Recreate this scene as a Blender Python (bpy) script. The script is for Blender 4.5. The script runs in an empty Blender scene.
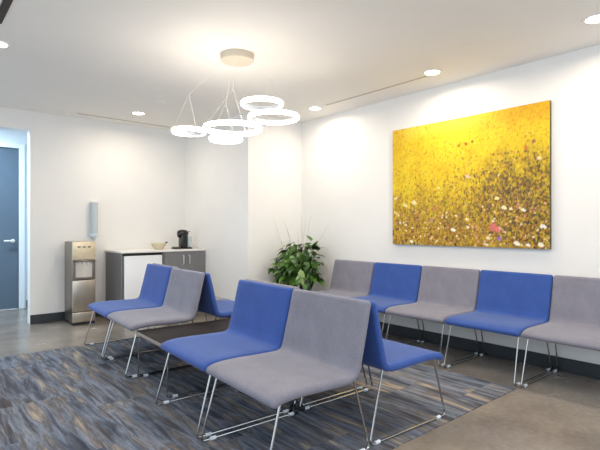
import bpy, bmesh, math, random
from mathutils import Vector, Matrix, noise
random.seed(7)
PI = math.pi
S = bpy.context.scene
COL = S.collection
R = math.radians

# ------------------------------------------------------------------ helpers
def link(o):
    COL.objects.link(o); return o

def obj(name, bm, mat, parent=None, smooth=True, angle=40):
    me = bpy.data.meshes.new(name)
    bmesh.ops.recalc_face_normals(bm, faces=bm.faces[:])
    bm.to_mesh(me); bm.free()
    for m in (mat if isinstance(mat, (list, tuple)) else [mat]): me.materials.append(m)
    if smooth:
        me.shade_smooth()
        try: me.set_sharp_from_angle(angle=R(angle))
        except Exception: pass
    o = link(bpy.data.objects.new(name, me))
    if parent: o.parent = parent
    return o

def thing(name, label, cat, loc=(0, 0, 0), rz=0, group=None):
    o = link(bpy.data.objects.new(name, None))
    o.location = loc; o.rotation_euler = (0, 0, rz); o.empty_display_size = .1
    return tag(o, label, cat, group)

def tag(o, label, cat, group=None):
    o['label'] = label; o['category'] = cat
    if group: o['group'] = group
    return o

def struct(name, bm, mat, parent=None, **k):
    o = obj(name, bm, mat, parent, **k)
    if not parent: o['kind'] = 'structure'
    return o

def BM(): return bmesh.new()

def box(bm, x0, x1, y0, y1, z0, z1, bev=0, seg=2, mi=0):
    vs = [bm.verts.new((x, y, z)) for z in (z0, z1) for y in (y0, y1) for x in (x0, x1)]
    fs = [bm.faces.new([vs[i] for i in q]) for q in
          ((0, 2, 3, 1), (4, 5, 7, 6), (0, 1, 5, 4), (2, 6, 7, 3), (0, 4, 6, 2), (1, 3, 7, 5))]
    for f in fs: f.material_index = mi
    if bev:
        es = list({e for f in fs for e in f.edges})
        r = bmesh.ops.bevel(bm, geom=es, offset=bev, segments=seg, profile=.5, affect='EDGES', clamp_overlap=True)
        for f in r['faces']: f.material_index = mi
    return bm

def fillet(pts, r, n=6):
    pts = [Vector(p) for p in pts]; out = [pts[0]]
    for a, b, c in zip(pts, pts[1:], pts[2:]):
        u = (a - b); v = (c - b); k = min(r, u.length * .45, v.length * .45)
        p = b + u.normalized() * k; q = b + v.normalized() * k
        for i in range(n + 1):
            t = i / n
            out.append(p * (1 - t) ** 2 + b * 2 * t * (1 - t) + q * t * t)
    out.append(pts[-1]); return out

def tube(bm, pts, r, n=8, cap=True):
    pts = [Vector(p) for p in pts]
    rr = r if isinstance(r, (list, tuple)) else [r] * len(pts)
    d0 = (pts[1] - pts[0]).normalized()
    up = Vector((0, 0, 1)) if abs(d0.z) < .9 else Vector((1, 0, 0))
    nrm = d0.cross(up).normalized(); rings = []
    for i, p in enumerate(pts):
        if i == 0: d = d0
        elif i == len(pts) - 1: d = (pts[-1] - pts[-2]).normalized()
        else: d = ((pts[i] - pts[i - 1]).normalized() + (pts[i + 1] - pts[i]).normalized()).normalized()
        nrm = (nrm - d * nrm.dot(d)).normalized(); b = d.cross(nrm)
        rings.append([bm.verts.new(p + (nrm * math.cos(2 * PI * k / n) + b * math.sin(2 * PI * k / n)) * rr[i]) for k in range(n)])
    for A, B in zip(rings, rings[1:]):
        for k in range(n): bm.faces.new((A[k], A[(k + 1) % n], B[(k + 1) % n], B[k]))
    if cap:
        bm.faces.new(rings[0][::-1]); bm.faces.new(rings[-1])
    return bm

def lathe(bm, prof, c=(0, 0, 0), n=40, closed=False, sx=1, sy=1):
    """prof: list of (r,z); r==0 makes a pole."""
    c = Vector(c); rings = []
    for r, z in prof:
        if r < 1e-6: rings.append([bm.verts.new(c + Vector((0, 0, z)))])
        else: rings.append([bm.verts.new(c + Vector((sx * r * math.cos(2 * PI * k / n), sy * r * math.sin(2 * PI * k / n), z))) for k in range(n)])
    prs = list(zip(rings, rings[1:])) + ([(rings[-1], rings[0])] if closed else [])
    for A, B in prs:
        for k in range(n):
            a0, a1 = A[k % len(A)], A[(k + 1) % n % len(A)]; b0, b1 = B[k % len(B)], B[(k + 1) % n % len(B)]
            f = []
            for v in (a0, a1, b1, b0):
                if v not in f: f.append(v)
            if len(f) > 2: bm.faces.new(f)
    return bm

# ------------------------------------------------------------------ materials
def nt(name):
    m = bpy.data.materials.new(name); m.use_nodes = True
    t = m.node_tree; b = t.nodes['Principled BSDF']
    return m, t, b

def srgb(r, g, b):
    f = lambda c: (c / 255 / 12.92) if c / 255 <= .04045 else ((c / 255 + .055) / 1.055) ** 2.4
    return (f(r), f(g), f(b), 1)

def N(t, typ, **k):
    n = t.nodes.new(typ)
    for a, v in k.items(): setattr(n, a, v)
    return n

def mat(name, col, rough=.5, metal=0, var=.04, scale=30, bump=0, bscale=200, spec=.5, stretch=None, coat=0):
    """plain colour with a little procedural mottling and optional bump"""
    m, t, b = nt(name)
    L = t.links.new
    tc = N(t, 'ShaderNodeTexCoord'); mp = N(t, 'ShaderNodeMapping')
    if stretch: mp.inputs['Scale'].default_value = stretch
    L(tc.outputs['Object'], mp.inputs[0])
    no = N(t, 'ShaderNodeTexNoise'); no.inputs['Scale'].default_value = scale; no.inputs['Detail'].default_value = 4
    L(mp.outputs[0], no.inputs['Vector'])
    rp = N(t, 'ShaderNodeMapRange'); rp.inputs['To Min'].default_value = 1 - var; rp.inputs['To Max'].default_value = 1 + var
    rp.inputs['From Min'].default_value = .3; rp.inputs['From Max'].default_value = .7
    L(no.outputs['Fac'], rp.inputs['Value'])
    mx = N(t, 'ShaderNodeMix', data_type='RGBA', blend_type='MULTIPLY'); mx.inputs['Factor'].default_value = 1
    mx.inputs[6].default_value = col
    L(rp.outputs[0], mx.inputs[7]); L(mx.outputs[2], b.inputs['Base Color'])
    b.inputs['Roughness'].default_value = rough; b.inputs['Metallic'].default_value = metal
    b.inputs['Specular IOR Level'].default_value = spec; b.inputs['Coat Weight'].default_value = coat
    if bump:
        n2 = N(t, 'ShaderNodeTexNoise'); n2.inputs['Scale'].default_value = bscale; n2.inputs['Detail'].default_value = 3
        L(mp.outputs[0], n2.inputs['Vector'])
        bp = N(t, 'ShaderNodeBump'); bp.inputs['Strength'].default_value = bump; bp.inputs['Distance'].default_value = .002
        L(n2.outputs['Fac'], bp.inputs['Height']); L(bp.outputs[0], b.inputs['Normal'])
    return m

def emis(name, col, strength, base=(.9, .9, .9, 1)):
    m, t, b = nt(name)
    b.inputs['Base Color'].default_value = base
    b.inputs['Emission Color'].default_value = col; b.inputs['Emission Strength'].default_value = strength
    return m

def fabric(name, col, col2):
    """close woven upholstery: fine two-tone weave plus bump"""
    m, t, b = nt(name); L = t.links.new
    tc = N(t, 'ShaderNodeTexCoord')
    n1 = N(t, 'ShaderNodeTexNoise'); n1.inputs['Scale'].default_value = 260; n1.inputs['Detail'].default_value = 2
    n2 = N(t, 'ShaderNodeTexNoise'); n2.inputs['Scale'].default_value = 9; n2.inputs['Detail'].default_value = 3
    for n in (n1, n2): L(tc.outputs['Object'], n.inputs['Vector'])
    r1 = N(t, 'ShaderNodeMapRange'); r1.inputs['From Min'].default_value = .35; r1.inputs['From Max'].default_value = .65
    L(n1.outputs['Fac'], r1.inputs['Value'])
    mx = N(t, 'ShaderNodeMix', data_type='RGBA'); mx.inputs[6].default_value = col; mx.inputs[7].default_value = col2
    L(r1.outputs[0], mx.inputs['Factor'])
    r2 = N(t, 'ShaderNodeMapRange'); r2.inputs['To Min'].default_value = .93; r2.inputs['To Max'].default_value = 1.07
    r2.inputs['From Min'].default_value = .3; r2.inputs['From Max'].default_value = .7
    L(n2.outputs['Fac'], r2.inputs['Value'])
    m2 = N(t, 'ShaderNodeMix', data_type='RGBA', blend_type='MULTIPLY'); m2.inputs['Factor'].default_value = 1
    L(mx.outputs[2], m2.inputs[6]); L(r2.outputs[0], m2.inputs[7]); L(m2.outputs[2], b.inputs['Base Color'])
    b.inputs['Roughness'].default_value = .9; b.inputs['Specular IOR Level'].default_value = .2
    b.inputs['Sheen Weight'].default_value = .22; b.inputs['Sheen Roughness'].default_value = .4
    bp = N(t, 'ShaderNodeBump'); bp.inputs['Strength'].default_value = .25; bp.inputs['Distance'].default_value = .001
    L(n1.outputs['Fac'], bp.inputs['Height']); L(bp.outputs[0], b.inputs['Normal'])
    return m

M = {}
M['wall'] = mat('wall_paint', srgb(231, 229, 226), .65, var=.01, scale=4, bump=.05, bscale=350)
M['wall_blue'] = mat('corridor_paint', srgb(226, 232, 238), .65, var=.01, scale=4)
M['ceiling'] = mat('ceiling_paint', srgb(240, 236, 230), .8, var=.01, scale=3)
M['base'] = mat('baseboard_vinyl', srgb(46, 52, 57), .5, var=.05, scale=12)
M['blue'] = fabric('blue_wool', srgb(61, 90, 158), srgb(51, 77, 142))
M['gray'] = fabric('gray_wool', srgb(134, 133, 145), srgb(116, 115, 127))
M['chrome'] = mat('chrome_rod', srgb(178, 177, 175), .18, 1, var=.03)
M['handle'] = mat('satin_nickel', srgb(225, 222, 218), .35, .6, var=.02)
M['glide'] = mat('clear_plastic_glide', srgb(215, 222, 230), .25, var=.02)
M['clip'] = mat('black_plastic_clip', srgb(28, 28, 30), .4)
M['table'] = mat('dark_laminate', srgb(36, 32, 33), .6, spec=.12, var=.18, scale=14, stretch=(1, 8, 1))
M['table_edge'] = mat('table_edge_band', srgb(150, 140, 130), .35, var=.05)
M['cab'] = mat('gray_laminate', srgb(122, 120, 121), .5, var=.06, scale=10, stretch=(6, 6, .6))
M['counter'] = mat('white_counter', srgb(232, 230, 226), .3, var=.02)
M['dark'] = mat('black_gasket', srgb(34, 35, 38), .5)
M['fridge'] = mat('white_enamel', srgb(240, 241, 243), .35, var=.01)
M['black'] = mat('black_gloss', srgb(22, 22, 25), .22, var=.1)
M['steel'] = mat('brushed_steel', srgb(196, 186, 172), .3, .9, var=.12, scale=25, stretch=(1, 1, .05))
M['steel_dk'] = mat('brushed_steel_dark', srgb(142, 135, 127), .35, .9, var=.12, scale=25, stretch=(1, 1, .05))
M['panel'] = mat('dispenser_panel', srgb(222, 206, 174), .3, .2, var=.1, scale=20)
M['alcove'] = mat('dispenser_bay', srgb(205, 200, 192), .45, var=.08, scale=20)
M['door'] = mat('door_paint', srgb(92, 108, 124), .45, var=.05, scale=6)
M['trim'] = mat('casing_paint', srgb(232, 238, 243), .45, var=.01)
M['ceramic'] = mat('cream_ceramic', srgb(205, 192, 165), .35, var=.05)
M['twig'] = mat('dry_twig', srgb(176, 162, 146), .8, var=.15)
M['soil'] = mat('soil', srgb(48, 38, 30), .95, var=.4, scale=60, bump=.6, bscale=80)
M['pot'] = mat('charcoal_pot', srgb(62, 64, 68), .5, var=.08)
M['fixture'] = mat('white_metal', srgb(235, 232, 226), .4, var=.01)
M['ring_metal'] = mat('ring_housing', srgb(196, 200, 206), .4, .3, var=.01)
M['plate'] = mat('warm_white_plate', srgb(206, 194, 176), .5, var=.01)
M['slot'] = mat('slot_dark', srgb(60, 52, 46), .7, var=.1)  # even dark brown of the upper-left ceiling slot
M['slot_pale'] = mat('slot_pale', srgb(190, 176, 160), .7, var=.05)
M['lens'] = emis('downlight_lens', (1, .93, .82, 1), 14)
M['ring'] = emis('ring_diffuser', (1, .95, .87, 1), 9)
M['canvas_side'] = mat('canvas_edge', srgb(84, 80, 52), .7, var=.2, scale=40)

def floor_mat():
    m, t, b = nt('polished_concrete'); L = t.links.new
    tc = N(t, 'ShaderNodeTexCoord')
    n1 = N(t, 'ShaderNodeTexNoise'); n1.inputs['Scale'].default_value = 1.6; n1.inputs['Detail'].default_value = 7; n1.inputs['Roughness'].default_value = .6
    n2 = N(t, 'ShaderNodeTexNoise'); n2.inputs['Scale'].default_value = 28; n2.inputs['Detail'].default_value = 5
    for n in (n1, n2): L(tc.outputs['Object'], n.inputs['Vector'])
    cr = N(t, 'ShaderNodeValToRGB'); e = cr.color_ramp.elements
    e[0].position = .3; e[0].color = srgb(112, 104, 97); e[1].position = .7; e[1].color = srgb(148, 139, 129)
    L(n1.outputs['Fac'], cr.inputs[0])
    r = N(t, 'ShaderNodeMapRange'); r.inputs['To Min'].default_value = .9; r.inputs['To Max'].default_value = 1.1
    r.inputs['From Min'].default_value = .3; r.inputs['From Max'].default_value = .7
    L(n2.outputs['Fac'], r.inputs['Value'])
    mx = N(t, 'ShaderNodeMix', data_type='RGBA', blend_type='MULTIPLY'); mx.inputs['Factor'].default_value = 1
    L(cr.outputs[0], mx.inputs[6]); L(r.outputs[0], mx.inputs[7]); L(mx.outputs[2], b.inputs['Base Color'])
    r3 = N(t, 'ShaderNodeMapRange'); r3.inputs['To Min'].default_value = .16; r3.inputs['To Max'].default_value = .34
    L(n1.outputs['Fac'], r3.inputs['Value']); L(r3.outputs[0], b.inputs['Roughness'])
    return m
M['floor'] = floor_mat()

def rug_mat():
    """carpet planks with streaks of navy, slate and tan running along Y, offset plank by plank"""
    m, t, b = nt('streaked_carpet'); L = t.links.new
    def math_(op, a, bb=None):
        n = N(t, 'ShaderNodeMath', operation=op)
        for i, v in enumerate((a, bb)):
            if v is None: continue
            if isinstance(v, (int, float)): n.inputs[i].default_value = v
            else: L(v, n.inputs[i])
        return n.outputs[0]
    tc = N(t, 'ShaderNodeTexCoord'); sp = N(t, 'ShaderNodeSeparateXYZ'); L(tc.outputs['Object'], sp.inputs[0])
    x, y = sp.outputs[0], sp.outputs[1]
    col = math_('FLOOR', math_('DIVIDE', x, .5))
    yy = math_('ADD', y, math_('MULTIPLY', col, .37))
    row = math_('FLOOR', math_('DIVIDE', yy, 1.0))
    cb = N(t, 'ShaderNodeCombineXYZ'); L(col, cb.inputs[0]); L(row, cb.inputs[1])
    wn = N(t, 'ShaderNodeTexWhiteNoise', noise_dimensions='3D'); L(cb.outputs[0], wn.inputs['Vector'])
    off = N(t, 'ShaderNodeVectorMath', operation='SCALE'); off.inputs['Scale'].default_value = .55; L(wn.outputs['Color'], off.inputs[0])
    add = N(t, 'ShaderNodeVectorMath', operation='ADD'); L(tc.outputs['Object'], add.inputs[0]); L(off.outputs[0], add.inputs[1])
    def streak(sx, sy, detail, dist):
        mp = N(t, 'ShaderNodeMapping'); mp.inputs['Scale'].default_value = (sx, sy, 1); L(add.outputs[0], mp.inputs[0])
        n = N(t, 'ShaderNodeTexNoise'); n.inputs['Scale'].default_value = 1; n.inputs['Detail'].default_value = detail
        n.inputs['Distortion'].default_value = dist; n.inputs['Roughness'].default_value = .6
        L(mp.outputs[0], n.inputs['Vector']); return n.outputs['Fac']
    a = streak(12, 1.4, 9, .45); c = streak(28, 2.2, 8, .4); d = streak(5, .9, 4, .5)
    cr = N(t, 'ShaderNodeValToRGB'); e = cr.color_ramp.elements
    e[0].position = .30; e[0].color = srgb(56, 55, 60)
    e[1].position = .76; e[1].color = srgb(196, 180, 156)
    for p, q in ((.39, (74, 73, 80)), (.45, (98, 106, 120)), (.50, (126, 134, 148)), (.545, (98, 95, 97)), (.60, (140, 134, 128)), (.66, (170, 158, 140))):
        k = e.new(p); k.color = srgb(*q)
    L(a, cr.inputs[0])
    cr2 = N(t, 'ShaderNodeValToRGB'); f = cr2.color_ramp.elements
    f[0].position = .36; f[0].color = (.45, .45, .48, 1); f[1].position = .60; f[1].color = (1.25, 1.22, 1.18, 1)
    L(c, cr2.inputs[0])
    mx = N(t, 'ShaderNodeMix', data_type='RGBA', blend_type='MULTIPLY'); mx.inputs['Factor'].default_value = .85
    L(cr.outputs[0], mx.inputs[6]); L(cr2.outputs[0], mx.inputs[7])
    cr3 = N(t, 'ShaderNodeValToRGB'); g = cr3.color_ramp.elements
    g[0].position = .38; g[0].color = srgb(82, 98, 122); g[1].position = .62; g[1].color = srgb(112, 100, 90)
    L(d, cr3.inputs[0])
    m2 = N(t, 'ShaderNodeMix', data_type='RGBA', blend_type='MIX'); m2.inputs['Factor'].default_value = .22
    L(mx.outputs[2], m2.inputs[6]); L(cr3.outputs[0], m2.inputs[7])
    pile = N(t, 'ShaderNodeTexNoise'); pile.inputs['Scale'].default_value = 320; L(tc.outputs['Object'], pile.inputs['Vector'])
    L(m2.outputs[2], b.inputs['Base Color'])
    b.inputs['Roughness'].default_value = .95; b.inputs['Specular IOR Level'].default_value = .15
    bp = N(t, 'ShaderNodeBump'); bp.inputs['Strength'].default_value = .4; bp.inputs['Distance'].default_value = .002
    L(pile.outputs['Fac'], bp.inputs['Height']); L(bp.outputs[0], b.inputs['Normal'])
    return m
M['rug'] = rug_mat()

def leaf_mat(name, c1, c2):
    m, t, b = nt(name); L = t.links.new
    oi = N(t, 'ShaderNodeNewGeometry')
    cr = N(t, 'ShaderNodeValToRGB'); e = cr.color_ramp.elements
    e[0].color = c1; e[1].color = c2
    L(oi.outputs['Random Per Island'], cr.inputs[0]); L(cr.outputs[0], b.inputs['Base Color'])
    b.inputs['Roughness'].default_value = .38
    b.inputs['Subsurface Weight'].default_value = 0
    return m
M['leaf'] = leaf_mat('glossy_leaf', srgb(28, 68, 20), srgb(96, 136, 58))
M['leaf_pale'] = leaf_mat('pale_leaf', srgb(170, 196, 128), srgb(190, 208, 150))

def glass_mat():
    m, t, b = nt('tinted_clear_plastic')
    b.inputs['Base Color'].default_value = srgb(222, 232, 237); b.inputs['Roughness'].default_value = .15
    b.inputs['Transmission Weight'].default_value = .4; b.inputs['IOR'].default_value = 1.2
    return m
M['clear'] = glass_mat()
M['paper'] = mat('paper_cup', srgb(205, 218, 226), .7, var=.03)

# ------------------------------------------------------------------ the setting
XR, YB, ZC = 4.22, 6.60, 2.66          # right wall, back wall, ceiling
YP, XP = 4.90, 3.325                     # boxed-out corner
XO = 1.22                               # right jamb of the corridor opening
YD = 8.0                                # corridor's far wall
XL, YF = -3.0, -2.6

struct('floor', box(BM(), XL, XR + .15, YF, YD + .15, -.1, 0), M['floor'], smooth=False)
struct('ceiling', box(BM(), XL, XR + .15, YF, YD + .15, ZC, ZC + .12), M['ceiling'], smooth=False)
struct('wall_right', box(BM(), XR, XR + .15, YF, YB + .15, 0, ZC), M['wall'], smooth=False)
bm = BM()
box(bm, XO, XP, YB, YB + .15, 0, ZC)
box(bm, -.05, XO, YB, YB + .15, 2.42, ZC)
box(bm, XL, -.05, YB, YB + .15, 0, ZC)
struct('wall_back', bm, M['wall'], smooth=False)
bm = BM(); box(bm, XP, XR, YP, YB + .15, 0, ZC, .004, 1)
struct('wall_corner', bm, M['wall'], smooth=False)
DX0, DX1, DH = .42, 1.33, 2.38
bm = BM()
box(bm, DX1, XP, YD, YD + .15, 0, ZC); box(bm, XL, DX0, YD, YD + .15, 0, ZC); box(bm, DX0, DX1, YD, YD + .15, DH, ZC)
struct('wall_corridor', bm, M['wall_blue'], smooth=False)
struct('wall_corridor_end', box(BM(), 2.2, 2.35, YB + .15, YD, 0, ZC), M['wall_blue'], smooth=False)

BH = .115
struct('baseboard_right', box(BM(), XR - .012, XR, YF, YP, 0, BH, .003, 1), M['base'], smooth=False)
struct('baseboard_back', box(BM(), XO, 2.12, YB - .012, YB, 0, BH, .003, 1), M['base'], smooth=False)
bm = BM(); box(bm, XP - .012, XP, YP - .012, 5.98, 0, BH, .003, 1); box(bm, XP - .012, XR - .012, YP - .012, YP, 0, BH, .003, 1)
struct('baseboard_corner', bm, M['base'], smooth=False)
struct('baseboard_corridor', box(BM(), DX1 + .1, 2.2, YD - .012, YD, 0, BH, .003, 1), M['base'], smooth=False)
# door casing and door
bm = BM()
box(bm, DX1, DX1 + .075, YD - .03, YD + .02, 0, DH + .075, .004, 1)
box(bm, DX0 - .075, DX0, YD - .03, YD + .02, 0, DH + .075, .004, 1)
box(bm, DX0 - .075, DX1 + .075, YD - .031, YD + .02, DH, DH + .075, .004, 1)
struct('trim_1', bm, M['trim'], smooth=False)
d = struct('door_1', box(BM(), DX0 + .004, DX1 - .004, YD + .01, YD + .055, .008, DH - .004, .003, 1), M['door'], smooth=False)
bm = BM()
hx = DX1 - .075
tube(bm, [(hx, YD + .012, 1.01), (hx, YD + .0, 1.01)], .028, 20)
tube(bm, fillet([(hx, YD + .01, 1.01), (hx, YD - .05, 1.01), (hx - .12, YD - .05, 1.01)], .02), .014, 10)
obj('door_handle', bm, M['fixture'], d)

# ceiling fittings ------------------------------------------------------
def slot(x, y0, y1, w, m, label, along='y'):
    bm = BM()
    if along == 'y': box(bm, x - w / 2, x + w / 2, y0, y1, ZC - .004, ZC)
    else: box(bm, y0, y1, x - w / 2, x + w / 2, ZC - .004, ZC)
    o = obj('slot_diffuser', bm, m, smooth=False)
    return tag(o, label, 'air vent')
slot(3.84, 2.62, 4.02, .022, M['slot_pale'], 'thin linear air slot in the ceiling alongside the painting wall')
slot(6.36, 1.70, 2.95, .03, M['slot_pale'], 'thin linear air slot in the ceiling above the water cooler', 'x')
slot(.52, 2.2, 3.92, .05, M['slot'], 'dark linear slot in the ceiling at the upper left corner')
bm = BM(); lathe(bm, [(0, -.012), (.06, -.012), (.075, -.006), (.078, 0)], (2.26, 5.18, ZC))
tag(obj('sprinkler_cover', bm, M['ceiling']), 'pale round cover plate flush in the ceiling beyond the ring pendant', 'ceiling fitting')

def downlight(x, y, label, power):
    t = thing('recessed_downlight', label, 'ceiling light', (x, y, ZC), 0, 'recessed ceiling downlights')
    obj('trim_ring', lathe(BM(), [(.066, -.004), (.07, -.009), (.088, -.007), (.092, 0), (.066, 0)], closed=True), M['fixture'], t)
    obj('lens', lathe(BM(), [(0, -.0045), (.066, -.0045)], n=32), M['lens'], t)
    ld = bpy.data.lights.new('downlight_lamp', 'AREA'); ld.shape = 'DISK'; ld.size = .12; ld.energy = power
    ld.color = (1, .87, .70); ld.spread = R(170)
    lo = link(bpy.data.objects.new('downlight_lamp', ld)); lo.parent = t; lo.location = (0, 0, -.015)
    return t
downlight(3.83, 4.20, 'bright round recessed downlight above the potted plant', 8)
downlight(3.78, 2.52, 'bright round recessed downlight above the middle of the yellow painting', 11)
downlight(3.68, 1.13, 'round recessed downlight in the upper right corner of the photo', 10)
downlight(2.29, 5.84, 'round recessed downlight above the gray coffee cabinet', 10)
downlight(.58, 4.36, 'round recessed downlight at the left edge of the photo', 8)

# ring pendant ------------------------------------------------------------
F = Vector((math.sin(R(40.5)), math.cos(R(40.5)), 0)); RV = Vector((F.y, -F.x, 0))
pc = Vector((2.157, 3.34, ZC))
pend = thing('ring_pendant', 'white pendant lamp with a cluster of five glowing rings under a round ceiling plate', 'pendant lamp', pc)
obj('ceiling_plate', lathe(BM(), [(0, -.055), (.132, -.055), (.139, -.048), (.139, 0), (0, 0)], n=48), M['plate'], pend)
def P(lat, t, z): return F * t + RV * lat + Vector((0, 0, z)) - pc
rings = [(-.957, 4.02, 2.03, .145), (-.55, 3.83, 2.015, .24), (-.65, 4.1, 1.98, .145), (-.31, 3.82, 2.215, .172), (-.23, 4.08, 2.165, .222)]
for lat, t, z, r in rings:
    c = P(lat, t, z); h = .034; w = .028
    ring = lathe(BM(), [(r - w, -h / 2 + .004), (r - w, h / 2 + .005), (r - .003, h / 2 + .005), (r - .003, h / 2), (r - w + .004, h / 2), (r - w + .004, -h / 2 + .004)], c, 64, True)
    ro = obj('ring_light', ring, M['ring_metal'], pend)
    dif = lathe(BM(), [(r - w + .004, h / 2), (r - w + .004, -h / 2 + .004), (r - w + .008, -h / 2), (r - .006, -h / 2), (r, -h / 2 + .006), (r, h / 2 - .003), (r - .003, h / 2)], c, 64, True)
    obj('diffuser', dif, M['ring'], ro)
    bm = BM()
    for a in (.5, 2.6, 4.7):
        e = Vector((math.cos(a) * (r - w / 2), math.sin(a) * (r - w / 2), h / 2))
        top = Vector((c.x, c.y, 0)).normalized() * .1 + Vector((math.cos(a) * .02, math.sin(a) * .02, -.05))
        mid = c + Vector((0, 0, min(.32, -.12 - c.z)))
        tube(bm, [c + e, mid], .0006, 5)
    tube(bm, [mid, top], .0007, 5)
    obj('cable', bm, M['fixture'], pend)
lp = bpy.data.lights.new('pendant_glow', 'POINT'); lp.energy = 30; lp.shadow_soft_size = .25; lp.color = (1, .90, .76)
lpo = link(bpy.data.objects.new('pendant_glow', lp)); lpo.parent = pend; lpo.location = P(-.5, 3.9, 1.93)

# ------------------------------------------------------------------ rug
tag(obj('area_rug', box(BM(), -1.6, 3.48, 1.60, 5.07, 0, .005), M['rug'], smooth=False),
    'slate blue and tan streaked carpet laid under the back-to-back chairs', 'rug')
RUG = .005

# ------------------------------------------------------------------ chairs
CW = .672                                     # chair width
def catmull(pts, n):
    out = []
    P_ = [pts[0]] + pts + [pts[-1]]
    for i in range(1, len(P_) - 2):
        p0, p1, p2, p3 = P_[i - 1], P_[i], P_[i + 1], P_[i + 2]
        for k in range(n):
            t = k / n
            out.append(.5 * ((2 * p1) + (p2 - p0) * t + (2 * p0 - 5 * p1 + 4 * p2 - p3) * t * t + (3 * p1 - p0 - 3 * p2 + p3) * t ** 3))
    out.append(P_[-2]); return out

def shell_meshes():
    ctl = [(.325, .380), (.300, .399), (.25, .410), (.15, .414), (0, .411), (-.10, .409), (-.160, .412), (-.200, .429),
           (-.220, .470), (-.235, .53), (-.258, .62), (-.280, .715), (-.302, .805)]
    line = catmull([Vector((x, 0, z)) for x, z in ctl], 10)
    # resample by arc length, denser at the ends
    L_ = [0]
    for a, b in zip(line, line[1:]): L_.append(L_[-1] + (b - a).length)
    T = L_[-1]
    def at(s):
        for i in range(len(L_) - 1):
            if L_[i + 1] >= s - 1e-9:
                k = (s - L_[i]) / max(1e-9, L_[i + 1] - L_[i]); return line[i].lerp(line[i + 1], k)
        return line[-1]
    ss = [0, .0015, .004, .008, .013, .019, .026, .035]
    ss = ss + [.035 + (T - .07) * k / 64 for k in range(1, 64)] + [T - s for s in reversed(ss)]
    split = next(i for i, s in enumerate(ss) if at(s).x < -.18 )
    rings = []; hw = CW / 2
    for s in ss:
        p = at(s); e = min(s, T - s)
        q = (at(min(T, s + .004)) - at(max(0, s - .004))).normalized()
        n = Vector((q.z, 0, -q.x))          # towards the sitter
        f = s / T
        h = .0235 if f < .45 else .0235 - .0035 * (f - .45) / .55
        he = h * math.sqrt(max(0.0, 1 - max(0, 1 - e / h) ** 2)); he = max(he, .0008)
        rc = .020
        we = hw - (rc - math.sqrt(max(0, rc * rc - max(0, rc - e) ** 2)))
        sag = .006 * math.sin(PI * min(1, max(0, f / .5))) if f < .5 else 0
        ring = []
        m = 10
        # rounded-rectangle loop across the width: top face, right edge, bottom face, left edge
        loop = []
        er = min(he, .020)
        for k in range(m + 1):
            w = -(we - er) + 2 * (we - er) * k / m
            loop.append((w, he))
        for k in range(1, 6):
            a = PI / 2 - PI * k / 6
            loop.append((we - er + er * math.cos(a), he * math.sin(a)))
        for k in range(m + 1):
            w = (we - er) - 2 * (we - er) * k / m
            loop.append((w, -he))
        for k in range(1, 6):
            a = -PI / 2 - PI * k / 6
            loop.append((-(we - er) + er * math.cos(a), he * math.sin(a)))
        for w, o in loop:
            d = sag * (1 - (w / hw) ** 2) if o > 0 else 0
            ring.append(p + n * (o - d) + Vector((0, w, 0)))
        rings.append(ring)
    bm = BM()
    V = [[bm.verts.new(v) for v in r] for r in rings]
    k = len(V[0])
    for a, b in zip(V, V[1:]):
        for i in range(k): bm.faces.new((a[i], a[(i + 1) % k], b[(i + 1) % k], b[i]))
    bm.faces.new(V[0][::-1]); bm.faces.new(V[-1])
    bmesh.ops.recalc_face_normals(bm, faces=bm.faces[:])
    bm.normal_update(); bm.verts.index_update()
    nr = [[v.normal.copy() for v in r] for r in V]
    bm.free()
    def part(name, i0, i1, cap):
        vs = [v for r in rings[i0:i1 + 1] for v in r]; ns = [v for r in nr[i0:i1 + 1] for v in r]
        fs = []
        for j in range(i1 - i0):
            for i in range(k): fs.append((j * k + i, j * k + (i + 1) % k, (j + 1) * k + (i + 1) % k, (j + 1) * k + i))
        fs.append(tuple(reversed(range(k)))); fs.append(tuple(range((i1 - i0) * k, (i1 - i0 + 1) * k)))
        me = bpy.data.meshes.new(name); me.from_pydata([tuple(v) for v in vs], [], fs); me.update()
        # outward check
        me.calc_loop_triangles()
        vol = sum(Vector(me.vertices[t.vertices[0]].co).dot(Vector(me.vertices[t.vertices[1]].co).cross(Vector(me.vertices[t.vertices[2]].co))) for t in me.loop_triangles)
        if vol < 0: me.flip_normals()
        me.shade_smooth(); me.normals_split_custom_set_from_vertices([tuple(n) for n in ns])
        return me
    return part('seat', 0, split, 0), part('backrest', split, len(rings) - 1, 1)
seat_me, back_me = shell_meshes()
seat_g, back_g = seat_me.copy(), back_me.copy()
for a, b in ((seat_me, 'blue'), (back_me, 'blue'), (seat_g, 'gray'), (back_g, 'gray')): a.materials.append(M[b])

ROD = .0062; FX, BX, LW = .368, -.318, .3125
def sled_bm(s):
    y = s * LW
    zb = .012
    return tube(BM(), fillet([(.262, y - s * .012, .393), (FX, y, zb), (BX, y, zb), (-.205, y - s * .012, .405)], .028, 6), ROD, 8)
def glide_bm(s, x):
    bm = BM(); y = s * LW
    tube(bm, [(x - .017, y, .0115), (x + .017, y, .0115)], .0113, 10)
    return bm

def make_chair(kind, label, group, loc, rz, clips=()):
    t = thing('lounge_chair', label, 'chair', loc, rz, group)
    for nm, me in (('seat', seat_me if kind == 'blue' else seat_g), ('backrest', back_me if kind == 'blue' else back_g)):
        o = link(bpy.data.objects.new(nm, me)); o.parent = t
    for s in (-1, 1):
        l = obj('sled_leg', sled_bm(s), M['chrome'], t)
        for x in (FX - .075, BX + .06): obj('glide', glide_bm(s, x), M['glide'], l)
    for x, z in ((.255, .388), (-.16, .389)):
        obj('seat_rail', tube(BM(), [(x, -LW + .012, z), (x, LW - .012, z)], .006, 8), M['chrome'], t)
    return t

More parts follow.
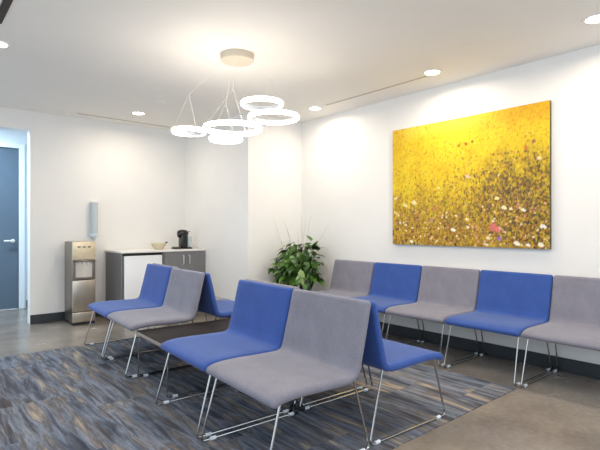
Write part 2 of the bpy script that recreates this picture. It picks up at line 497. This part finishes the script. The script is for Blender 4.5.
def copy_thing(root, kind, label, group, loc, rz):
    r = root.copy(); COL.objects.link(r); r.location = loc; r.rotation_euler = (0, 0, rz); r['label'] = label; r['group'] = group
    for ch in list(root.children):
        c = ch.copy(); COL.objects.link(c); c.parent = r
        nm = ch.name.split('.')[0]
        if nm == 'seat': c.data = seat_me if kind == 'blue' else seat_g
        if nm == 'backrest': c.data = back_me if kind == 'blue' else back_g
        for g in list(ch.children):
            q = g.copy(); COL.objects.link(q); q.parent = c
    return r

def add_clip(chair, side):
    """black ganging clamp joining this chair's rear foot to its neighbour"""
    s = side; bm = BM(); y = s * (LW + .004)
    box(bm, BX + .010, BX + .040, y - .017, y + .017, .003, .032, .005, 2)
    tube(bm, [(BX + .024, y, .030), (BX + .024, y, .046)], .006, 10)
    obj('ganging_clip', bm, M['clip'], chair)

TH = R(-2.6)
ux = Vector((math.cos(TH), math.sin(TH), 0)); uy = Vector((-math.sin(TH), math.cos(TH), 0))
mid = Vector((1.960, 2.34, RUG))
G1, G2, G3 = 'near cluster of back-to-back chairs', 'far cluster of back-to-back chairs', 'row of chairs along the painting wall'
def spot(row, yc):          # row -1 faces left, +1 faces right
    off = -.329 if row < 0 else .329
    p = mid + (ux * .02 if yc > 3.5 else Vector()) + uy * (yc - 2.34 - (.02 if row < 0 else 0)) + ux * off
    return p, (PI + TH if row < 0 else TH)
ny, fy = (2.000, 2.680), (4.005, 4.685)
chairs = [
    ('gray', -1, ny[0], G1, 'gray padded chair nearest the camera, facing left on thin chrome sled legs'),
    ('blue', -1, ny[1], G1, 'blue padded chair facing left between the nearest gray chair and the low table'),
    ('blue', +1, ny[0], G1, 'blue padded chair facing the painting wall, backed onto the nearest gray chair'),
    ('gray', +1, ny[1], G1, 'gray padded chair almost hidden behind the back of the near blue left-facing chair'),
    ('gray', -1, fy[0], G2, 'gray padded chair facing left just beyond the low dark table'),
    ('blue', -1, fy[1], G2, 'blue padded chair facing left, closest to the water cooler'),
    ('blue', +1, fy[0], G2, 'blue padded chair backed onto the gray chair beyond the low table'),
    ('gray', +1, fy[1], G2, 'gray padded chair mostly hidden behind the far blue chair, facing the plant'),
]
proto = None; placed = []
for kind, row, yc, g, lab in chairs:
    p, rz = spot(row, yc)
    if proto is None: proto = c = make_chair(kind, lab, g, p, rz)
    else: c = copy_thing(proto, kind, lab, g, p, rz)
    if kind == 'blue' and row > 0: c.scale = (1, 1, .985)
    placed.append(c)
WX = 3.872
wall = [('gray', 3.875, 'gray padded chair of the wall row, next to the potted plant'),
        ('blue', 3.225, 'blue padded chair of the wall row, second from the potted plant'),
        ('gray', 2.575, 'gray padded chair in the middle of the wall row, below the painting'),
        ('blue', 1.925, 'blue padded chair below the right half of the painting'),
        ('gray', 1.275, 'gray padded chair at the right end of the wall row, cut by the photo edge')]
wp = []
for kind, y, lab in wall:
    c = copy_thing(proto, kind, lab, G3, (WX, y, 0), PI); c.scale = (1, .958, 1); wp.append(c)
# clamps: on the lower-Y neighbour facing +X side is +y ; facing -X flips
for i in (0, 4): add_clip(placed[i], -1); add_clip(placed[i + 1], 1); add_clip(placed[i + 2], 1); add_clip(placed[i + 3], -1)
for c in wp[1:]: add_clip(c, -1)
for c in wp[:-1]: add_clip(c, 1)

# low table between the clusters -------------------------------------------
tc_ = mid + uy * (3.342 - 2.34) + ux * .025
tb = thing('low_table', 'low dark laminate table on chrome legs between the two chair clusters', 'table', tc_, TH)
TX, TY = .625, .305
box_ = box(BM(), -TX, TX, -TY, TY, .352, .378, .003, 2)
obj('tabletop', box_, M['table'], tb)
bm = BM()
for s in (-1, 1):
    box(bm, -TX - .002, TX + .002, s * TY - (.001 if s > 0 else .002), s * TY + (.002 if s > 0 else .001), .354, .3765)
    box(bm, s * TX - (.001 if s > 0 else .002), s * TX + (.002 if s > 0 else .001), -TY, TY, .354, .3765)
obj('edge_band', bm, M['table_edge'], tb, smooth=False)
for s in (-1, 1):
    y = s * (TY - .012)
    l = obj('sled_leg', tube(BM(), fillet([(-.60, y, .352), (-.612, y, .012), (.612, y, .012), (.60, y, .352)], .028, 6), ROD, 8), M['chrome'], tb)
    for x in (-.55, .55): obj('glide', tube(BM(), [(x - .017, y, .0115), (x + .017, y, .0115)], .0113, 10), M['glide'], l)

# ------------------------------------------------------------------ painting
def make_painting():
    y0, y1, z0, z1 = 1.635, 3.30, 1.02, 2.285           # y1 is the picture's left end
    W, H = y1 - y0, z1 - z0
    t = thing('meadow_painting', 'large frameless canvas painting of a yellow wildflower meadow on the right wall', 'painting', (XR, (y0 + y1) / 2, (z0 + z1) / 2))
    bm = BM(); box(bm, -.038, -.003, -W / 2, W / 2, -H / 2, H / 2, .002, 1)
    obj('stretcher', bm, M['canvas_side'], t, smooth=False)
    nx, nz = 300, 228
    rnd = random.Random(3)
    def lerp(a, b, k): return tuple(p + (q - p) * k for p, q in zip(a, b))
    def sm(a, b, v):
        k = min(1, max(0, (v - a) / (b - a))); return k * k * (3 - 2 * k)
    fb = lambda x, y, s, o=0: noise.fractal(Vector((x * s, y * s, o)), 1.0, 2.0, 4)
    img = []
    for j in range(nz + 1):
        v = j / nz; row = []
        for i in range(nx + 1):
            u = i / nx
            c = lerp((226, 202, 46), (212, 176, 32), .5 + .5 * fb(u * 4, v * 3, 3, 5))
            # pale glowing strip and an orange horizon high up
            c = lerp(c, (246, 214, 90), .55 * sm(.86, .97, v) * (1 - sm(.5, .85, u)))
            c = lerp(c, (222, 156, 34), .6 * sm(.80, .95, v + .08 * fb(u * 5, v * 5, 2, 1)) * sm(.42, .85, u))
            c = lerp(c, (206, 156, 30), .5 * (1 - sm(0, .16, u)) * sm(.45, .9, v))
            # upright grass flecks, thicker low down and to the right
            low = 1 - sm(.18, .72, v - .22 * sm(.55, .9, u) * (1 - sm(.62, .85, v)) + .1 * fb(u * 3, v * 3, 2, 9) + .2 * fb(u * 16, v * 2.2, 1, 3) + .12)
            g1 = fb(u * 60, v * 18, 1, 2); g2 = fb(u * 34, v * 26, 1.6, 4); g3 = fb(u * 22, v * 16, 2.2, 7)
            c = lerp(c, (172, 132, 36), low * .85 * sm(-.05, .45, g1))
            c = lerp(c, (92, 70, 44), low * .95 * sm(.1, .5, g2))
            c = lerp(c, (196, 122, 40), low * .6 * sm(.15, .5, g3))
            c = lerp(c, (236, 190, 40), low * .7 * sm(.2, .55, -g1))
            c = lerp(c, (70, 58, 48), .85 * low * sm(.25, .6, g2 + .35 * sm(.6, .95, u) * (1 - sm(.5, .75, v))))
            c = lerp(c, (150, 84, 30), .4 * (1 - sm(.05, .3, v)) * sm(-.1, .4, g3))
            c = lerp(c, (196, 132, 30), (1 - low) * .45 * sm(.2, .55, g2))
            # broad drifts of dry brown and rust among the yellow
            for pu, pv, ru, rv, pcol, pk in ((.14, .28, .13, .13, (140, 104, 58), .5), (.50, .20, .16, .14, (112, 86, 60), .5), (.74, .48, .11, .16, (92, 70, 54), .6),
                                             (.83, .22, .13, .18, (104, 72, 48), .6), (.30, .10, .18, .09, (170, 106, 44), .5), (.92, .45, .06, .2, (122, 92, 50), .45), (.62, .08, .1, .08, (204, 150, 40), .5)):
                q = ((u - pu) / ru) ** 2 + ((v - pv) / rv) ** 2
                if q < 2.2: c = lerp(c, pcol, pk * math.exp(-q) * sm(-.35, .3, fb(u * 26, v * 18, 1.3, pu * 9)))
            k = .99 - .10 * low; gy = sum(c) / 3; c = tuple((q + (gy - q) * .10 * low) * k for q in c)
            row.append(c)
        img.append(row)
    def dab(u, v, ru, rv, col, k=.9, ang=0):
        ca, sa = math.cos(ang), math.sin(ang); R_ = max(ru, rv) * 1.4
        for j in range(max(0, int((v - R_) * nz)), min(nz, int((v + R_) * nz) + 1) + 1):
            for i in range(max(0, int((u - R_) * nx)), min(nx, int((u + R_) * nx) + 1) + 1):
                du, dv = i / nx - u, (j / nz - v) * H / W
                a, b = du * ca + dv * sa, -du * sa + dv * ca
                q = (a / ru) ** 2 + (b / rv) ** 2 + .5 * noise.noise(Vector((i * .4, j * .4, u * 9)))
                if q < 1: img[j][i] = lerp(img[j][i], col, k * min(1, (1 - q) * 3))
    # clusters of dark stems right of centre, then small random flecks
    for _ in range(1100):
        u = min(1, max(0, rnd.gauss(.77, .13))); v = min(.68, max(.04, rnd.gauss(.36, .15)))
        dab(u, v, .003 + .004 * rnd.random(), .005 + .007 * rnd.random(), rnd.choice([(84, 66, 58), (110, 82, 50), (74, 66, 70), (140, 96, 50), (130, 116, 44), (196, 160, 60)]), .6, rnd.uniform(-.6, .6))
    for _ in range(2400):
        u = rnd.random(); v = abs(rnd.gauss(0, .30)) + .01
        dab(u, min(v, .8), .0025 + .003 * rnd.random(), .004 + .006 * rnd.random(), rnd.choice([(120, 88, 54), (150, 112, 40), (108, 84, 70), (190, 112, 52), (222, 176, 56), (232, 200, 130), (168, 140, 40), (206, 148, 50), (236, 196, 40), (200, 130, 90)]), .55, rnd.uniform(-.6, .6))
    for _ in range(130):
        dab(rnd.random(), abs(rnd.gauss(.12, .16)), .004 + .005 * rnd.random(), .005 + .004 * rnd.random(), rnd.choice([(236, 214, 150), (240, 222, 190), (230, 170, 130), (206, 140, 120)]), .85, rnd.uniform(-1, 1))
    for u, v, r, c in ((.10, .34, .022, (238, 218, 160)), (.17, .36, .024, (240, 222, 170)), (.06, .19, .012, (244, 236, 214)), (.105, .17, .012, (244, 236, 214)),
                       (.15, .03, .018, (244, 238, 222)), (.45, .13, .020, (246, 238, 216)), (.54, .21, .014, (244, 232, 196)), (.545, .15, .014, (244, 232, 196)),
                       (.02, .40, .013, (240, 220, 190)), (.47, .24, .012, (244, 226, 190)), (.545, .54, .020, (240, 186, 170)), (.72, .36, .017, (246, 232, 170)),
                       (.76, .29, .020, (244, 236, 190)), (.80, .28, .012, (244, 236, 190)), (.865, .27, .016, (250, 244, 236)), (.965, .155, .021, (250, 244, 238)),
                       (.83, .035, .022, (250, 242, 226)), (.89, .025, .015, (250, 242, 226)), (.955, .03, .020, (250, 242, 226)), (.67, .07, .016, (244, 226, 190)),
                       (.945, .62, .016, (240, 214, 170)), (.02, .28, .012, (238, 206, 150)), (.66, .02, .015, (240, 230, 210))):
        r *= .75; dab(u, v, r, r * .8, c, .85, rnd.uniform(-.6, .6)); dab(u + r * .8, v - r * .5, r * .6, r * .5, c, .8, .6)
    for u, v, r, c in ((.49, .785, .011, (176, 92, 30)), (.535, .79, .010, (150, 70, 34)), (.575, .80, .009, (120, 66, 40)), (.70, .15, .026, (212, 108, 112)), (.725, .13, .018, (222, 120, 120)),
                       (.735, .065, .013, (150, 110, 196)), (.33, .3, .018, (196, 124, 90)), (.30, .20, .016, (190, 140, 120)), (.88, .70, .014, (196, 122, 60)), (.92, .74, .012, (150, 100, 80))):
        dab(u, v, r, r, c, .85)
    bm = BM()
    V = [[bm.verts.new((-.0385, W / 2 - W * i / nx, -H / 2 + H * j / nz)) for i in range(nx + 1)] for j in range(nz + 1)]
    for j in range(nz):
        for i in range(nx): bm.faces.new((V[j][i], V[j + 1][i], V[j + 1][i + 1], V[j][i + 1]))
    bm.normal_update()
    if bm.faces[:][0].normal.x > 0: bmesh.ops.reverse_faces(bm, faces=bm.faces[:])
    me = bpy.data.meshes.new('canvas'); bm.to_mesh(me); bm.free()
    at = me.color_attributes.new('paint', 'FLOAT_COLOR', 'POINT')
    flat = []
    for row in img:
        for c in row: flat.extend(srgb(*[min(255, max(0, x)) for x in c]))
    at.data.foreach_set('color', flat)
    m, tr, b = nt('meadow_paint'); L = tr.links.new
    ca = N(tr, 'ShaderNodeVertexColor', layer_name='paint'); tc = N(tr, 'ShaderNodeTexCoord')
    mp = N(tr, 'ShaderNodeMapping'); mp.inputs['Scale'].default_value = (1, 1, .45); L(tc.outputs['Object'], mp.inputs[0])
    n = N(tr, 'ShaderNodeTexNoise'); n.inputs['Scale'].default_value = 90; n.inputs['Detail'].default_value = 3; L(mp.outputs[0], n.inputs['Vector'])
    r = N(tr, 'ShaderNodeMapRange'); r.inputs['From Min'].default_value = .3; r.inputs['From Max'].default_value = .7
    r.inputs['To Min'].default_value = .82; r.inputs['To Max'].default_value = 1.12; L(n.outputs['Fac'], r.inputs['Value'])
    mx = N(tr, 'ShaderNodeMix', data_type='RGBA', blend_type='MULTIPLY'); mx.inputs['Factor'].default_value = 1
    L(ca.outputs['Color'], mx.inputs[6]); L(r.outputs[0], mx.inputs[7]); L(mx.outputs[2], b.inputs['Base Color'])
    b.inputs['Roughness'].default_value = .6; b.inputs['Specular IOR Level'].default_value = .25
    me.materials.append(m)
    o = link(bpy.data.objects.new('canvas', me)); o.parent = t
make_painting()

# ------------------------------------------------------------------ water cooler
wc = thing('water_cooler', 'stainless steel floor-standing water cooler beside the gray cabinet', 'water cooler', (1.728, 6.335, 0))
hw, hd = .134, .185
obj('base', box(BM(), -hw + .004, hw - .004, -hd + .006, hd - .006, 0, .035, .004, 1), M['dark'], wc)
bm = BM()
box(bm, -hw, hw, -hd + .02, hd, .03, 1.03, .008, 2)
box(bm, -hw, -hw + .035, -hd, -hd + .03, .56, .80, .004, 1); box(bm, hw - .035, hw, -hd, -hd + .03, .56, .80, .004, 1)
obj('body', bm, M['steel_dk'], wc)
obj('lower_door', box(BM(), -hw, hw, -hd - .004, -hd + .022, .165, .555, .008, 3), M['steel'], wc)
obj('toe_panel', box(BM(), -hw, hw, -hd - .003, -hd + .022, .035, .158, .008, 3), M['steel'], wc)
bm = BM()
f0, f1 = -hw + .006, hw - .006
box(bm, f0, f0 + .026, -hd - .010, -hd + .02, .565, .80, .004, 1); box(bm, f1 - .026, f1, -hd - .010, -hd + .02, .565, .80, .004, 1)
box(bm, f0, f1, -hd - .010, -hd + .02, .775, .80, .004, 1)
obj('bay_frame', bm, M['steel_dk'], wc)
obj('dispenser_bay', box(BM(), f0 + .02, f1 - .02, -hd + .012, -hd + .022, .58, .79), M['alcove'], wc)
bm = BM()
box(bm, f0 + .006, f1 - .006, -hd - .022, -hd + .015, .562, .59, .004, 1)
tr_ = obj('drip_tray', bm, M['steel_dk'], wc)
for x in (-.05, 0, .05): obj('spout', tube(BM(), [(x, -hd + .005, .776), (x, -hd + .005, .745)], [.012, .008], 12), M['fixture'], wc)
cp = obj('control_panel', box(BM(), -hw, hw, -hd - .004, -hd + .022, .805, 1.03, .008, 3), M['panel'], wc)
bm = BM()
for x in (-.06, 0, .06): box(bm, x - .018, x + .018, -hd - .009, -hd, .955, .975, .003, 1)
obj('button', bm, M['steel_dk'], cp)

# cup dispenser on the wall
cd = thing('cup_dispenser', 'clear tube of paper cups mounted on the wall above the water cooler', 'cup dispenser', (1.965, YB - .062, 1.085))
obj('tube', lathe(BM(), [(.046, .04), (.046, .46), (.043, .46), (.043, .04)], n=32, closed=True), M['clear'], cd)
obj('collar', lathe(BM(), [(.049, .0), (.052, .012), (.052, .04), (.040, .04), (.040, 0)], n=32, closed=True), M['paper'], cd)
bm = BM()
for k in range(15): lathe(bm, [(.029, -.02 + k * .026), (.036, .04 + k * .026), (.038, .042 + k * .026), (.038, .046 + k * .026), (.034, .046 + k * .026), (.027, -.017 + k * .026)], n=24)
obj('paper_cups', bm, M['paper'], cd)
obj('cap', lathe(BM(), [(0, .482), (.04, .478), (.049, .465), (.049, .455), (0, .455)], n=32), M['fixture'], cd)
obj('bracket', box(BM(), -.02, .02, .040, .062, .08, .42, .004, 1), M['fixture'], cd)

# ------------------------------------------------------------------ cabinet, mini fridge
CX0, CX1, CY0, CY1, CH = 2.13, XP - .004, 6.0, YB - .002, .875
XB = 2.71
cab = thing('coffee_cabinet', 'gray laminate coffee cabinet with two doors standing against the back wall', 'cabinet', (CX0, CY1, 0))
def cb(x0, x1, y0, y1, z0, z1, bev=.002): return box(BM(), x0 - CX0, x1 - CX0, y0 - CY1, y1 - CY1, z0, z1, bev, 1)
obj('side_panel', cb(CX0, CX0 + .02, CY0, CY1, 0, CH), M['cab'], cab, smooth=False)
obj('side_panel', cb(CX1 - .018, CX1, CY0, CY1, 0, CH), M['cab'], cab, smooth=False)
obj('partition', cb(XB - .016, XB + .004, CY0, CY1, 0, CH), M['cab'], cab, smooth=False)
obj('bottom_panel', cb(XB, CX1 - .018, CY0 + .02, CY1, .09, .11), M['cab'], cab, smooth=False)
obj('back_panel', cb(CX0 + .02, CX1 - .018, CY1 - .012, CY1, .0, CH), M['cab'], cab, smooth=False)
obj('kickboard', cb(XB + .004, CX1 - .018, CY0 + .05, CY0 + .065, 0, .09), M['dark'], cab, smooth=False)
dm = (XB + .004 + CX1) / 2
for x0, x1, hx in ((XB + .002, dm - .0015, dm - .045), (dm + .0015, CX1 - .001, dm + .045)):
    d = obj('door', cb(x0, x1, CY0 - .019, CY0, .10, CH - .006), M['cab'], cab, smooth=False)
    bm = BM()
    hx -= CX0; y = CY0 - .019 - CY1
    tube(bm, fillet([(hx, y, .82), (hx, y - .028, .82), (hx, y - .028, .70), (hx, y, .70)], .012), .0065, 8)
    obj('handle', bm, M['handle'], d)
ct = obj('worktop', box(BM(), CX0 - .012, CX1 + .002, CY0 - .03, CY1, CH, CH + .025, .003, 2), M['counter'])
tag(ct, 'thin white worktop lying on the gray coffee cabinet', 'worktop')
CT = CH + .025
fr = thing('mini_fridge', 'white mini fridge in a dark recess under the left half of the worktop', 'fridge', ((CX0 + XB) / 2, CY0 + .3, 0))
fx = (XB - .016 - CX0 - .02) / 2 - .004
obj('cabinet_body', box(BM(), -fx, fx, -.27, .25, .02, .865, .005, 1), M['dark'], fr)
obj('door', box(BM(), -fx + .014, fx - .012, -.315, -.272, .045, .838, .008, 3), M['fridge'], fr)
bm = BM()
for x in (-fx + .04, fx - .04):
    for y in (-.22, .2): tube(bm, [(x, y, 0), (x, y, .022)], .018, 12)
obj('foot', bm, M['dark'], fr)

# on the worktop
bw = thing('serving_bowl', 'cream bowl with a small dark spoon on the white worktop', 'bowl', (2.74, 6.25, CT))
obj('bowl', lathe(BM(), [(0, .006), (.045, .006), (.05, 0), (.056, .0), (.062, .012), (.092, .05), (.104, .085), (.101, .09), (.096, .085), (.084, .052), (.055, .02), (0, .014)], n=40), M['ceramic'], bw)
bm = BM(); tube(bm, [(.02, 0, .03), (.085, 0, .082), (.125, 0, .1)], [.006, .007, .012], 8)
obj('spoon', bm, M['black'], bw)

cm = thing('coffee_machine', 'small black capsule coffee machine on the white worktop', 'coffee machine', (3.10, 6.22, CT))
bm = BM(); box(bm, -.16, .11, -.065, .065, 0, .022, .008, 2)
obj('base', bm, M['black'], cm)
bm = BM()
box(bm, -.055, .045, -.06, .06, .02, .215, .022, 4)
obj('body', bm, M['black'], cm)
bm = BM()
lathe(bm, [(0, 0), (.052, .0), (.062, .012), (.063, .04), (.055, .07), (.03, .085), (0, .088)], (-.012, 0, .19), 32, sx=1.35)
obj('brew_head', bm, M['black'], cm)
bm = BM(); tube(bm, [(-.075, 0, .20), (-.075, 0, .165)], [.024, .014], 16)
obj('spout', bm, M['black'], cm)
bm = BM(); tube(bm, fillet([(.03, -.045, .25), (.085, -.045, .245), (.085, .045, .245), (.03, .045, .25)], .03), .008, 8)
obj('lever', bm, M['chrome'], cm)
obj('water_tank', box(BM(), .05, .108, -.055, .055, .024, .185, .016, 3), M['clear'], cm)
bm = BM(); box(bm, -.155, -.062, -.052, .052, .0225, .034, .004, 2)
obj('drip_tray', bm, M['steel_dk'], cm)

# ------------------------------------------------------------------ plant
pl = thing('potted_plant', 'leafy green plant in a charcoal pot in the corner beside the wall row', 'plant', (3.84, 4.54, 0))
obj('pot', lathe(BM(), [(0, 0), (.125, 0), (.13, .008), (.165, .47), (.172, .475), (.172, .50), (.160, .50), (.155, .47), (.12, .03), (0, .03)], n=48), M['pot'], pl)
obj('soil', lathe(BM(), [(0, .465), (.08, .468), (.153, .46), (.153, .44), (0, .44)], n=32), M['soil'], pl)
rl = random.Random(11)
def leaf(bm, base, d, up, ln, wd, curl):
    d = d.normalized(); side = d.cross(up).normalized(); nn = side.cross(d).normalized()
    n = 7; prev = None
    p = base.copy(); ang = 0
    for i in range(n + 1):
        t = i / n
        w = wd * math.sin(PI * min(1, t ** .62 * .98 + .02)) * (1 - .15 * t) if 0 < i < n else .002
        dd = d * math.cos(curl * t) - nn * math.sin(curl * t)
        if i: p = p + dd * (ln / n)
        nl = nn * math.cos(curl * t) + d * math.sin(curl * t)
        wave = .12 * w
        row = [bm.verts.new(p + side * w + nl * wave), bm.verts.new(p - nl * wave * .6), bm.verts.new(p - side * w + nl * wave)]
        if prev:
            for k in (0, 1): bm.faces.new((prev[k], prev[k + 1], row[k + 1], row[k]))
        prev = row
fol, stm = BM(), BM()
C = Vector((0, 0, .69))
for k in range(250):
    a = rl.uniform(0, 2 * PI); el = math.asin(rl.uniform(-.55, 1)); rr = rl.uniform(.45, 1) ** .7
    v = Vector((math.cos(a) * math.cos(el) * .285, math.sin(a) * math.cos(el) * .285, math.sin(el) * .34))
    q = C + v * rr * rl.uniform(.92, 1.06)
    if q.x + 3.84 > XR - .10: q.x = XR - .10 - 3.84 - rl.random() * .1
    if q.y + 4.54 > YP - .10: q.y = YP - .10 - 4.54 - rl.random() * .1
    if q.y < -.25: q.y = -.25 + rl.random() * .08
    out = Vector((v.x, v.y, 0)); out = out.normalized() if out.length > .03 else Vector((math.cos(a), math.sin(a), 0))
    d = out + Vector((rl.uniform(-.5, .5), rl.uniform(-.5, .5), rl.uniform(-.75, .35)))
    if q.x + 3.84 > XR - .24 and d.x > 0: d.x *= -.3
    if q.y + 4.54 > YP - .24 and d.y > 0: d.y *= -.3
    if q.y < -.15 and d.y < 0: d.y *= .25
    ln = rl.uniform(.11, .175)
    leaf(fol, q, d, Vector((rl.uniform(-.3, .3), rl.uniform(-.3, .3), 1)), ln, ln * rl.uniform(.26, .34), rl.uniform(.3, 1.1))
    if k % 3 == 0:
        b0 = Vector((rl.uniform(-.07, .07), rl.uniform(-.07, .07), .455)); m_ = (b0 + q) / 2 + Vector((0, 0, .1))
        pts = [b0 * (1 - s) ** 2 + m_ * 2 * s * (1 - s) + q * s * s for s in (0, .25, .5, .75, 1)]
        tube(stm, pts, .004, 5)
# one taller sprig towards the right
for k in range(14):
    q = Vector((.17, -.12, .96)) + Vector((rl.uniform(-.07, .07), rl.uniform(-.07, .07), rl.uniform(-.06, .08)))
    leaf(fol, q, Vector((rl.uniform(-1, .3), rl.uniform(-.6, .6), rl.uniform(-.1, .6))), Vector((0, 0, 1)), .14, .042, .6)
tube(stm, [(.03, -.03, .455), (.13, -.09, .75), (.17, -.12, .96)], .004, 5)
obj('foliage', fol, M['leaf'], pl); obj('stems', stm, M['leaf'], pl)
bm = BM()
leaf(bm, Vector((-.17, -.25, .70)), Vector((.25, .05, -1)), Vector((-.6, -.7, .2)), .24, .042, .15)
leaf(bm, Vector((-.19, -.23, .63)), Vector((.15, .12, -1)), Vector((-.6, -.7, .2)), .2, .03, .1)
obj('pale_leaf', bm, M['leaf_pale'], pl)
tw = BM()
for k in range(9):
    a = rl.uniform(0, 2 * PI); p = Vector((rl.uniform(-.06, .06), rl.uniform(-.06, .06), .455)); pts = [p]
    d = Vector((math.cos(a) * .28, math.sin(a) * .28, 1)).normalized()
    if d.x > 0: d.x *= .4
    if d.y > 0: d.y *= .4
    L_ = rl.uniform(.66, .86)
    for s in range(7):
        d = (d + Vector((rl.uniform(-.16, .16), rl.uniform(-.16, .16), .0))).normalized(); p = p + d * L_ / 7; pts.append(p)
        if p.x + 3.84 > XR - .03: p.x = XR - .03 - 3.84
        if p.y + 4.54 > YP - .03: p.y = YP - .03 - 4.54
        if s >= 3:
            e = p + (d + Vector((rl.uniform(-.8, .2), rl.uniform(-.8, .2), 0))).normalized() * .11
            tube(tw, [p, (p + e) / 2 + Vector((0, 0, .01)), e], [.0011, .0009, .0007], 5)
    tube(tw, pts, [.0018 - .00015 * i for i in range(len(pts))], 5)
obj('dry_twigs', tw, M['twig'], pl)

# ------------------------------------------------------------------ light
w = bpy.data.worlds.new('daylight'); S.world = w; w.use_nodes = True
bg = w.node_tree.nodes['Background']; bg.inputs[0].default_value = (.76, .88, 1, 1); bg.inputs[1].default_value = 1.8
ld = bpy.data.lights.new('corridor_daylight_fill', 'AREA'); ld.shape = 'RECTANGLE'; ld.size = 1.0; ld.size_y = .3; ld.energy = 60; ld.color = (.62, .83, 1)
lo = link(bpy.data.objects.new('corridor_daylight_fill', ld)); lo.location = (.3, 7.25, ZC - .02)  # added area light under the corridor ceiling, standing in for bluish daylight
# unseen warm fill lights added overhead, without fixtures, near and behind the camera
for x, y in ((2.2, 1.2), (.6, 1.4), (2.2, -.6), (.6, -.6)):
    a = bpy.data.lights.new('room_fill_light', 'AREA'); a.shape = 'DISK'; a.size = .25; a.energy = 13; a.color = (1, .9, .78)
    o = link(bpy.data.objects.new('room_fill_light', a)); o.location = (x, y, ZC - .03)

# ------------------------------------------------------------------ camera
cam = bpy.data.cameras.new('camera'); cam.sensor_width = 36; cam.lens = 467 / 600 * 36; cam.shift_y = 3 / 600; cam.clip_start = .05
co = link(bpy.data.objects.new('camera', cam)); co.location = (0, 0, 1.2); co.rotation_euler = (R(90), 0, R(-40.5))
S.camera = co
S.view_settings.view_transform = 'Standard'; S.view_settings.look = 'None'
S.view_settings.exposure = .13; S.view_settings.gamma = 1
S.cycles.use_denoising = True
S.cycles.max_bounces = 10; S.cycles.diffuse_bounces = 6
